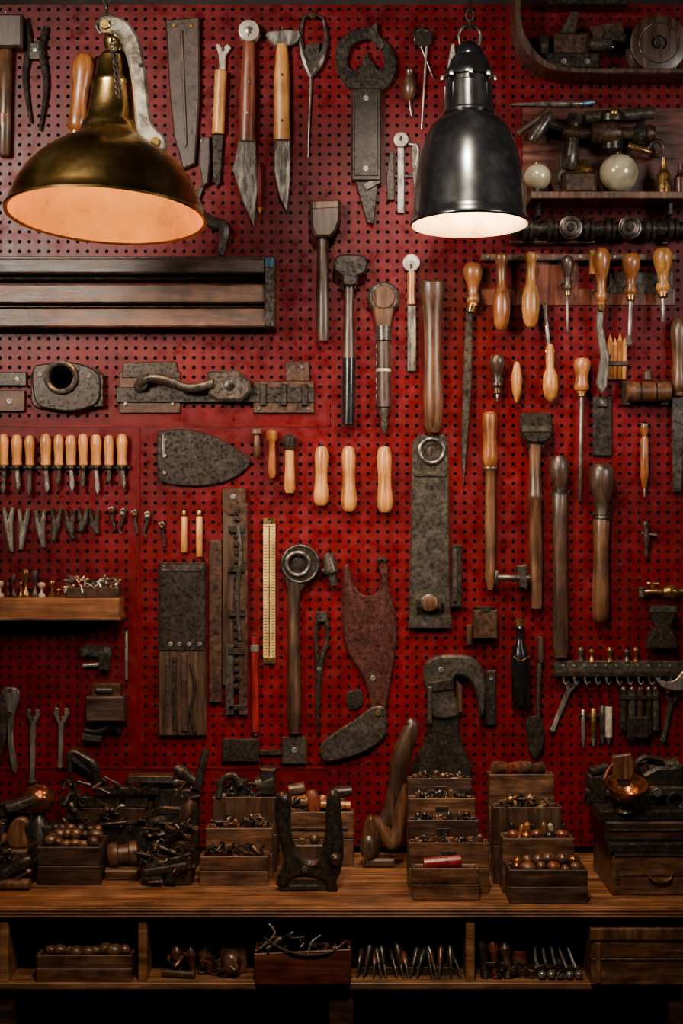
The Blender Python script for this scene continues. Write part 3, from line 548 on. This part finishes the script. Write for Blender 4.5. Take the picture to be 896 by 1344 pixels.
b=B('small_bracket_fitting'); b.lathe((848,684),(848,730),[(0,.4),(.1,.9),(.3,.5),(.5,1),(.7,.5),(1,.6)],IB,6); b.cyl((842,700,6),(862,703,6),2.5,IG); b.peg(848,686).done()

b=B('cast_iron_bench_hook'); b.poly([(556,892),(557,872),(572,861),(600,859),(622,864),(634,884),(636,915),(633,938),(628,940),(626,915),(618,895),(605,886),(596,888),(594,905),(600,925),(598,940),(566,940),(562,915)],IG,2,20,2.8,sm=3)
b.poly([(566,936),(600,936),(602,962),(610,985),(618,1022),(541,1022),(548,990),(560,966)],IR,1,14,2.5,sm=2); b.box(562,892,592,905,IR,18,23,r=-8); b.box(560,900,566,948,IG,6,24); b.screw(578,878,4,ST,20); b.poly([(598,890),(606,900),(606,935),(598,935)],WD,2,12); b.done()

# left lower
b=B('toggle_clamp'); b.box(112,848,146,862,IG,.4,10,r=6); b.poly([(104,852),(122,846),(124,856),(108,862)],IG,4,12); b.box(130,858,144,880,IR,.4,12); b.cyl((108,874,6),(136,872,6),3,ST); b.screw(140,853,4,ST,10); b.done()
b=B('thin_steel_rod'); b.cyl((165,828,3),(165,893,3),2.2,ST); b.peg(165,830,4).done()
b=B('corner_bracket_shelf'); b.box(116,912,166,944,WHD,.4,30,ch=1.5); b.box(122,896,160,914,IB,.4,22); b.box(114,940,158,948,IR,.4,16); b.cyl((128,905,20),(150,905,20),5,IR); b.tube([(112,958,8),(130,960,12),(146,952,12),(158,962,8)],4,IR); b.box(108,964,134,972,IG,.4,14,r=8); b.done()
b=B('slip_joint_pliers'); b.poly([(2,906),(12,902),(24,906),(25,918),(18,940),(17,975),(22,1010),(16,1012),(10,980),(9,945),(2,925)],ST,1,8,1.3,sm=2); b.poly([(-4,915),(6,908),(12,940),(6,975),(-2,1005),(-8,1000),(0,960)],IG,4,11,1.3); b.screw(12,936,4,IG,10); b.peg(13,908).done()
b=B('curved_drawknife'); b.tube([(92,1012,14),(92,992,14),(98,986,14),(112,994,14),(124,1004,14),(128,1026,14)],[4,5,4,6,7,4],IR,10); b.poly([(92,988),(98,982),(118,996),(128,1022),(114,1010),(98,1000)],IG,.5,16,sm=2); b.peg(104,992,14).done()

# ---------------------------------------------------------------- bench objects
def scatter(b,n,x0,x1,y0,y1,d0,d1,mats,r=(2,5),L=(8,22),seed=1):
    R=random.Random(seed)
    for i in range(n):
        x,y,d=R.uniform(x0,x1),R.uniform(y0,y1),R.uniform(d0,d1); m=R.choice(mats); a=R.uniform(0,math.pi); e=R.uniform(-.6,.6); l=R.uniform(*L)/2; rr=R.uniform(*r)
        k=R.random(); v=(math.cos(a)*l*.85,math.sin(e)*l,math.sin(a)*l*.6)
        p=(x-v[0],y-v[1],d-v[2]);q=(x+v[0],y+v[1],d+v[2])
        if k<.4: b.lathe(p,q,[(0,1.5),(.15,1.8),(.2,.8),(.95,.8),(1,.5)],m,rr*.8,8)
        elif k<.5: b.ring(x,y,rr*1.3,rr*.45,m,d)
        elif k<.75: b.lathe(p,q,[(0,.5),(.1,1),(.35,.9),(.5,.5),(.9,.8),(1,.5)],m,rr*1.2,10)
        elif k<.92: b.poly(rot([(x-l,y-rr*.6),(x+l*.7,y-rr*.5),(x+l,y-rr*1.2),(x+l,y+rr*1.2),(x+l*.7,y+rr*.5),(x-l,y+rr*.6)],x,y,R.uniform(-70,70)),m,d-1.5,d+1.5,.6)
        else: b.tube([p,(x,y-l*.5,d),q],[rr*.5,rr*.8,rr*.4],m,7,sm=3)
    return b
def balls(b,n,x0,x1,y,d0,d1,mats,r=(6,9),seed=1,el=1.0):
    R=random.Random(seed)
    for i in range(n):
        rr=R.uniform(*r); b.ball(x0+(x1-x0)*(i+.5)/n+R.uniform(-2,2),y+R.uniform(-2,2),R.uniform(d0,d1),rr,R.choice(mats),sx=R.uniform(.85,1.25),sy=R.uniform(.7,1)*el,sd=R.uniform(.85,1.1),seg=12)
    return b
def pegs(b,n,x0,x1,y,d,mats,seed=1):
    R=random.Random(seed)
    for i in range(n):
        x=x0+(x1-x0)*(i+.5)/n; t=R.uniform(-5,5); h=R.uniform(6,12)
        b.lathe((x+t,y-h,d+R.uniform(-5,5)),(x,y+10,d),[(0,.4),(.1,.9),(.35,1),(.6,.6),(1,.8)],R.choice(mats),R.uniform(3.2,5),12)
    return b
b=B('jack_plane_and_clamps',bench=1166)
b.box(-30,1140,38,1166,IR,-56,-6,ch=3); b.box(-30,1118,34,1141,WHD,-52,-10,ch=3)
b.poly([(6,1118),(4,1098),(12,1082),(24,1078),(32,1086),(26,1096),(30,1118)],WM,-36,-24,3,sm=3); b.ball(-6,1106,-28,10,WM); b.poly([(-22,1118),(-8,1082),(2,1084),(-4,1118)],IG,-44,-18,1)
b.lathe((-6,1152,2),(40,1128,-4),[(0,8),(.15,11),(.4,8),(.6,8),(.8,11),(1,7)],IR); b.cyl((0,1070,-40),(36,1058,-46),8,IG); b.box(-20,1060,20,1080,IR,-60,-40,r=-8,ch=2); b.box(-16,1078,30,1120,IR,-66,-54)
b.cyl((-8,1160,6),(42,1158,10),7,WM); scatter(b,30,-10,38,1120,1160,-12,4,[IR,IG,IB,IR],(2,4),(16,40),3); b.done()
b=B('copper_float_ball',bench=1140); b.ball(47,1053,-20,22,CU,sy=.92,seg=24); b.lathe((47,1072,-20),(47,1140,-20),[(0,8),(.2,16),(1,22)],IR); b.box(20,1085,76,1140,IR,-50,-5,ch=3); b.lathe((26,1058,-18),(0,1080,-8),[(0,5),(.4,9),(.8,7),(1,12)],IG); b.done()
b=B('crate_of_walnuts',bench=1162); b.crate(49,131,1112,1162,80,WHD,0,4); b.box(53,1122,127,1157,WHD,-74,-5); balls(b,6,56,124,1108,-16,-8,[WM,IB,WM],(6,8.5),2); balls(b,6,56,124,1103,-36,-28,[WM,WM,IB],(6,9),5); balls(b,6,56,124,1099,-60,-48,[IR,WM,IB],(6,9),8)
b.done()
b=B('wooden_spool',bench=1158); b.lathe((138,1130,-30),(178,1126,-34),[(0,14),(.1,17),(.3,17),(.34,13),(.66,13),(.7,16),(.95,16),(1,12)],WM,1,20); b.box(136,1144,180,1158,WH,-56,-8,ch=2); b.done()
b=B('machine_parts_pile',bench=1165)
b.box(184,1122,250,1165,WHD,-70,-8,ch=3); b.box(188,1098,222,1124,IR,-50,-14,ch=3); b.box(220,1106,248,1124,IB,-46,-10,r=6,ch=3); b.lathe((204,1076,-22),(208,1100,-18),[(0,8),(.2,13),(.6,13),(.7,8),(1,12)],IG); b.cyl((190,1146,-4),(246,1136,-2),7,IR); b.box(190,1128,214,1158,IG,-10,0,r=12,ch=2); b.poly([(216,1158),(222,1126),(240,1122),(246,1134),(232,1138),(230,1160)],IR,-10,2,2); b.lathe((236,1080,-24),(250,1056,-26),[(0,5),(.5,10),(1,6)],WD); b.ring(208,1112,8,2.5,IG,-12)
b.poly([(184,1104),(188,1074),(206,1064),(236,1066),(250,1082),(250,1104),(242,1104),(240,1088),(228,1076),(204,1076),(196,1086),(194,1104)],IR,-40,-30,2)
scatter(b,52,188,250,1080,1158,-20,3,[IR,IR,IG,IB,WM],(2,4.5),(12,34),6); b.done()
b=B('iron_bar_stock',bench=1144)
b.box(66,1088,196,1144,IR,-54,-30,ch=3); b.box(120,1038,206,1048,IR,-44,-24); b.box(130,1048,200,1088,IB,-50,-36,ch=3); b.box(165,1022,225,1032,IG,-44,-20); b.box(180,1032,220,1050,IR,-50,-30); b.box(72,1052,190,1066,IR,-44,-30); b.box(80,1066,186,1088,IB,-46,-28); b.box(198,1040,258,1144,IR,-54,-28,ch=3); b.cyl((200,1036,-34),(256,1030,-34),6,IG); b.lathe((226,1012,-32),(256,1034,-32),[(0,5),(.3,10),(.6,7),(1,9)],IR); b.tube([(256,1040,-28),(262,1014,-28),(268,988,-30),(259,1004,-30)],[7,6,4,3],IR)
scatter(b,50,70,252,1028,1092,-36,-20,[IR,IG,IB,IR],(2,4.5),(16,46),9); b.done()
b=B('tiered_wooden_toolbox',bench=1163)
b.crate(262,352,1124,1163,40,WH,0,4); b.box(268,1132,346,1158,WD,-36,-5); scatter(b,22,272,342,1115,1126,-32,-6,[IR,IG,WM,IR],(2,4),(12,26),2)
b.crate(266,356,1096,1163,38,WH,-42,4); b.box(272,1104,350,1158,WD,-76,-47); scatter(b,22,276,346,1086,1098,-72,-48,[IR,IG,WM,IR],(2,4),(12,26),4); pegs(b,4,280,344,1096,-60,[WM,WO,WD],3)
b.crate(272,360,1062,1163,38,WD,-82,4); b.box(277,1070,355,1158,WD,-116,-87); b.box(300,1040,318,1090,IR,-110,-92); b.cyl((330,1048,-100),(356,1042,-98),10,IG); b.box(336,1024,358,1062,IR,-112,-90,ch=3); b.tube([(280,1064,-84),(284,1040,-90),(300,1034,-92),(310,1048,-88)],5,IR,9); scatter(b,26,278,352,1044,1064,-112,-88,[IR,IG,IR],(2,4.5),(14,34),7); b.done()
b=B('wooden_drawer_box',bench=1137); b.crate(366,464,1066,1137,34,WH,0,4); b.box(372,1074,460,1132,WD,-30,-5); b.cyl((376,1056,-14),(404,1054,-14),8,WM); b.lathe((408,1040,-16),(412,1068,-16),[(0,6),(.4,11),(1,9)],WR); b.cyl((420,1058,-12),(460,1060,-14),6,WO); b.lathe((430,1046,-22),(462,1042,-22),[(0,5),(.3,9),(1,6)],IR); b.cyl((378,1042,-24),(400,1038,-24),8,WM); b.box(376,1086,456,1090,IR,0,2); b.screw(414,1102,5,BS,1); scatter(b,22,374,458,1050,1068,-28,-4,[WM,IR,WO,IR],(2,4.5),(14,30),3); b.done()
b=B('cast_iron_u_clamp',bench=1171)
b.poly([(361,1050),(368,1041),(376,1044),(381,1062),(382,1095),(390,1118),(405,1130),(418,1124),(426,1100),(427,1066),(430,1044),(438,1038),(446,1048),(449,1085),(451,1120),(447,1145),(441,1158),(443,1171),(428,1171),(424,1158),(400,1152),(382,1156),(376,1165),(362,1162),(366,1148),(372,1132),(366,1105),(361,1080)],IR,-16,2,5,sm=3)
b.ball(440,1128,0,10,IR); b.ball(374,1052,-4,9,IR,sy=1.2); b.cyl((384,1142,-6),(430,1142,-6),5,IG); b.box(366,1162,440,1171,IR,-34,-4,ch=2); b.screw(400,1140,5,IG,3); b.done()
b=B('small_round_ball_stand',bench=1150); b.box(386,1112,424,1150,WD,-30,-12,ch=2); b.cyl((396,1104,-20),(396,1112,-20),5,WM); b.ball(412,1105,-20,7,WM); b.done()
b=B('carved_wooden_plane_tote',bench=1140)
b.tube([(486,1128,-12),(492,1100,-12),(508,1078,-12),(520,1040,-12),(526,1000,-12),(540,957,-12),(535,948,-12)],[10,13,11,11,13,10,5],WD,14,flat=.8); b.tube([(490,1075,-8),(502,1090,-8),(514,1108,-6),(522,1092,-6),(526,1060,-8),(532,1030,-8)],[6,9,10,9,8,4],WM,12); b.ball(484,1112,-8,13,WD,sy=1.5); b.box(476,1128,518,1140,WD,-26,-2,ch=3); b.poly([(477,1085),(488,1072),(494,1090),(484,1128),(476,1136)],WM,-18,0,3,sm=2); b.done()
b=B('stepped_wooden_chest',bench=1182)
b.crate(541,629,1140,1182,32,WH,0,4); b.box(546,1150,624,1178,WD,-28,-5); b.cyl((556,1137,-12),(606,1133,-14),8,RD); b.cyl((560,1138,-22),(600,1135,-24),6,RM)
T=[(538,645,1114,-36,WH),(538,634,1090,-66,WHD),(540,632,1066,-96,WH),(540,630,1044,-126,WHD)]
for i,(x0,x1,yt,df,mt) in enumerate(T):
    b.crate(x0,x1,yt,1182,28,mt,df,3); b.box(x0+5,yt+9,x1-5,1178,WD,df-24,df-4)
    for xx in (x0+(x1-x0)*.36,x0+(x1-x0)*.68): b.box(xx-1,yt,xx+1,yt+10,mt,df-24,df-4,ch=.3)
    pegs(b,8,x0+8,x1-8,yt+2,df-14,[[WM,IR,WO],[IR,WD,IG],[IR,WM,IR],[WM,IR,WD]][i],4+i); scatter(b,18,x0+12,x1-12,yt-4,yt+4,df-20,df-8,[IR,IG,WM],(2,3.5),(10,24),20+i)
    b.box((x0+x1)/2-9,yt+11,(x0+x1)/2+9,yt+18,IR,df,df+1)
b.done()
b=B('stepped_wooden_crates',bench=1186)
b.crate(668,771,1142,1186,50,WHD,0,4); b.box(673,1154,766,1182,WD,-46,-5); balls(b,6,674,764,1142,-20,-8,[CU,WM,WM,WR],(7,9.5),4); balls(b,6,674,764,1136,-42,-28,[WM,CU,WR],(7,9),14)
b.crate(665,762,1112,1186,46,WH,-54,4); b.box(670,1124,757,1182,WD,-96,-59); balls(b,5,672,756,1110,-74,-62,[WR,CU,WM,IR],(7,9),9); pegs(b,7,674,754,1108,-86,[WM,IR,WO,BN],19)
b.crate(658,752,1080,1186,40,WD,-104,4); b.box(663,1092,747,1182,WD,-140,-109); scatter(b,30,668,742,1070,1084,-134,-110,[IR,IG,WM,BS],(2,5),(12,30),3)
b.crate(656,748,1042,1186,36,WH,-148,4); b.box(660,1052,744,1182,WD,-180,-152)
for i,x in enumerate((672,690,708,726)): b.cyl((x-8,1034+i%2*3,-160),(x+8,1036,-170),9,[WM,WR,WM,IB][i],14)
b.done()
b=B('stacked_dark_cases',bench=1176)
b.box(803,1124,960,1176,WH,-150,0,ch=2); b.box(798,1106,960,1119,IR,-140,4,ch=2); b.box(806,1119,960,1124,IG,-140,2); b.box(796,1080,960,1106,WHD,-140,-8,ch=3); b.box(800,1090,960,1093,IG,-9,-6.5)
b.box(788,1066,960,1080,IR,-130,-10,ch=2); b.box(812,1148,950,1150,WD,-1,1)
b.box(808,1140,812,1160,IG,0,2); b.tube([(850,1146,0),(856,1154,5),(876,1154,5),(882,1146,0)],2,BS)
b.done()
b=B('machinist_vise',ref=168,base=168)
b.poly([(838,1058),(842,1016),(860,1006),(896,1004),(900,1058)],IR,-34,6,4); b.cyl((852,1012,-14),(893,1008,-14),12,IG); b.box(850,1030,900,1044,IG,4,14,ch=3); b.cyl((858,1036,10),(858,1036,24),6,ST); b.box(772,1018,800,1058,IR,-30,-8,ch=4); b.cyl((776,1016,-12),(800,1010,-18),7,IR); b.cyl((770,1042,-14),(838,1044,-14),6,IG); b.ring(884,1048,10,3,IR,12); b.box(772,1048,940,1058,IR,-36,-12,ch=3); scatter(b,18,846,930,1000,1044,-10,8,[IR,IG],(2,5),(16,40),5); b.tube([(842,1020,0),(834,1004,0),(846,994,0),(870,998,0)],4,IR); b.done()
b=B('copper_scoop',ref=200,base=200)
b.poly([(805,994),(829,990),(835,1006),(830,1026),(810,1026),(803,1008)],WM,-16,-6,2); b.box(806,1024,834,1064,IR,-16,-8,ch=1.5); b.lathe((820,1050,4),(820,1026,14),[(0,3),(.12,13),(.4,21),(.75,25.5),(1,27),(1,25.5),(.75,23.5),(.42,19),(.2,10),(.15,1)],CU,1,32,1,False); b.lathe((820,1046,4),(820,1064.5,4),[(0,5),(.5,5),(.8,13),(1,15)],IR,1,18)
b.tube([(797,1030,10),(792,1022,6),(800,1008,-4),(808,1004,-8)],2,CU,7); b.done()

# ---------------------------------------------------------------- lower shelf
b=B('crate_of_potatoes',lower=1289); b.crate(47,173,1254,1289,90,WH,0,4); b.box(52,1262,168,1284,WD,-84,-5); balls(b,9,58,165,1252,-26,-10,[WM,WH,WM],(7,10),3); balls(b,8,60,165,1246,-60,-40,[WM,WH,IB],(8,11),5); balls(b,6,70,150,1238,-60,-48,[WH,WM],(7,10),8); b.cyl((60,1228,-80),(60,1262,-80),5,IR); b.done()
b=B('wooden_darning_eggs',lower=1284)
for x,y,d in ((228,1272,-10),(246,1275,-14),(262,1272,-20)): b.lathe((x,1244,d-14),(x+6,1284,d),[(0,.3),(.1,.8),(.35,1),(.6,.6),(.8,.45),(1,.5)],[WRD,WM,WR][int(x)%3],8.5)
b.box(286,1240,322,1284,WH,-60,-20,ch=2); b.lathe((270,1226,-30),(272,1284,-26),[(0,.5),(.2,1),(.4,.5),(1,.8)],WR,8); b.ball(303,1266,-8,13,WM,sy=1.3); b.cyl((212,1278,-6),(256,1279,2),5,WD); scatter(b,16,215,310,1262,1279,-30,4,[IR,WM,WD,WR],(3,5),(14,36),2); b.done()
b=B('wooden_carrying_tray',lower=1293); b.poly([(333,1252),(460,1246),(462,1250),(458,1293),(336,1293)],WRD,-4,0,1); b.poly([(333,1240),(460,1230),(458,1293),(336,1293)],WRD,-70,-66,1); b.box(334,1248,338,1293,WRD,-66,-4); b.box(456,1244,460,1293,WRD,-66,-4); b.box(338,1270,456,1290,WD,-66,-5)
scatter(b,30,344,452,1236,1262,-60,-8,[IR,IG,IR,WD],(2,4.5),(20,46),3)
b.tube([(346,1232,-6),(372,1246,2),(400,1252,4),(432,1250,2),(455,1236,-6)],1.4,IG,6); b.tube([(340,1246,-2),(360,1228,-8),(352,1216,-12)],1.4,ST,6); b.tube([(404,1254,4),(408,1238,-2),(420,1230,-8)],1.3,ST,6); b.done()
b=B('file_and_awl_set',lower=1284)
R=random.Random(5)
for i in range(15):
    x=470+i*9.2+R.uniform(-3,3); t=R.uniform(-9,9); y=1238+R.uniform(-4,16)
    b.lathe((x+t,y,-24),(x,1268,-6),[(0,.4),(.2,1),(.8,.8),(1,.5)],[IR,WD,WR,IG,IR][i%5],R.uniform(3.5,5.5)); b.cyl((x,1267,-6),(x-t*.5,1283,2),1.8,IG,7)
b.box(470,1274,604,1284,WHD,-60,-14); b.done()
b=B('spoon_collection',lower=1286)
for i,x in enumerate((634,648,664)): b.lathe((x,1236+i*4,-24),(x+4,1286,-8),[(0,.6),(.2,1),(.4,.6),(1,.9)],[IR,WRD,WD][i],8)
b.lathe((686,1256,-30),(684,1285,-26),[(0,9),(.5,11),(1,9)],WRD)
for i,x in enumerate((704,716,728,740,752)):
    t=(i-2)*2
    b.tube([(x-2-t,1244+i%2*4,-30),(x,1262,-14),(x+4,1272,-6)],[1.5,2,2.2],ST,7); b.ball(x+7,1279,0,7,ST,sx=.8,sy=.75,sd=.9)
b.box(640,1278,766,1286,WHD,-60,-16); scatter(b,18,640,760,1264,1280,-20,4,[IR,IG,IR],(2,3.5),(14,34),8); b.done()
b=B('wooden_storage_box',lower=1293); b.crate(776,960,1222,1293,110,WH,0,5); b.box(774,1218,960,1234,WM,-4,3); b.box(782,1230,954,1287,WD,-104,-6); b.box(778,1258,960,1261,WD,-1,1.5); b.box(781,1237,788,1290,WM,0,3); b.done()

# ---------------------------------------------------------------- lights + camera
def area(nm,loc,tgt,size,e,col,spread=None):
    l=bpy.data.lights.new(nm,'AREA'); l.size=size; l.energy=e; l.color=col
    if spread: l.spread=math.radians(spread)
    o=bpy.data.objects.new(nm,l); o.location=loc; o.rotation_euler=(Vector(tgt)-Vector(loc)).to_track_quat('-Z','Y').to_euler(); bpy.context.scene.collection.objects.link(o)
def spot(nm,loc,tgt,ang,e,col,r=.1,bl=.9):
    l=bpy.data.lights.new(nm,'SPOT'); l.energy=e; l.color=col; l.spot_size=math.radians(ang); l.spot_blend=bl; l.shadow_soft_size=r
    o=bpy.data.objects.new(nm,l); o.location=loc; o.rotation_euler=(Vector(tgt)-Vector(loc)).to_track_quat('-Z','Y').to_euler(); bpy.context.scene.collection.objects.link(o)
spot('ceiling_spot_key',(0.10,-1.10,2.72),(0.20,0,1.62),56,112,(1,.86,.70),.07,1.0)
spot('ceiling_spot_left',(-0.75,-1.2,2.6),(-0.42,0,1.38),50,32,(1,.84,.68),.09,1.0)
spot('bench_fill_spot',(0.0,-1.60,2.45),(0.02,-0.3,0.88),58,118,(1,.80,.58),.09,1.0)  # added fill spot to keep the bench objects readable, not a fixture
area('added_softbox_left',(-1.3,-1.9,2.5),(-0.40,-0.42,2.2),.6,8,(1,.88,.72),45)  # added softbox, no window: gives the brass shade something to reflect
area('added_softbox_right',(1.45,-1.5,2.3),(0.25,-0.3,2.1),.5,3,(1,.92,.84),60)  # weaker added softbox opposite, for shade highlights; no window here either
w=bpy.data.worlds.new('dark_room'); bpy.context.scene.world=w; w.use_nodes=True
w.node_tree.nodes['Background'].inputs[0].default_value=(.9,.75,.65,1); w.node_tree.nodes['Background'].inputs[1].default_value=0.010
c=bpy.data.cameras.new('camera'); co=bpy.data.objects.new('camera',c); co.location=(0,-3,ZC); co.rotation_euler=(math.pi/2,0,0)
c.sensor_fit='VERTICAL'; c.sensor_height=24; c.lens=24*3/(1344*S); bpy.context.scene.collection.objects.link(co); bpy.context.scene.camera=co
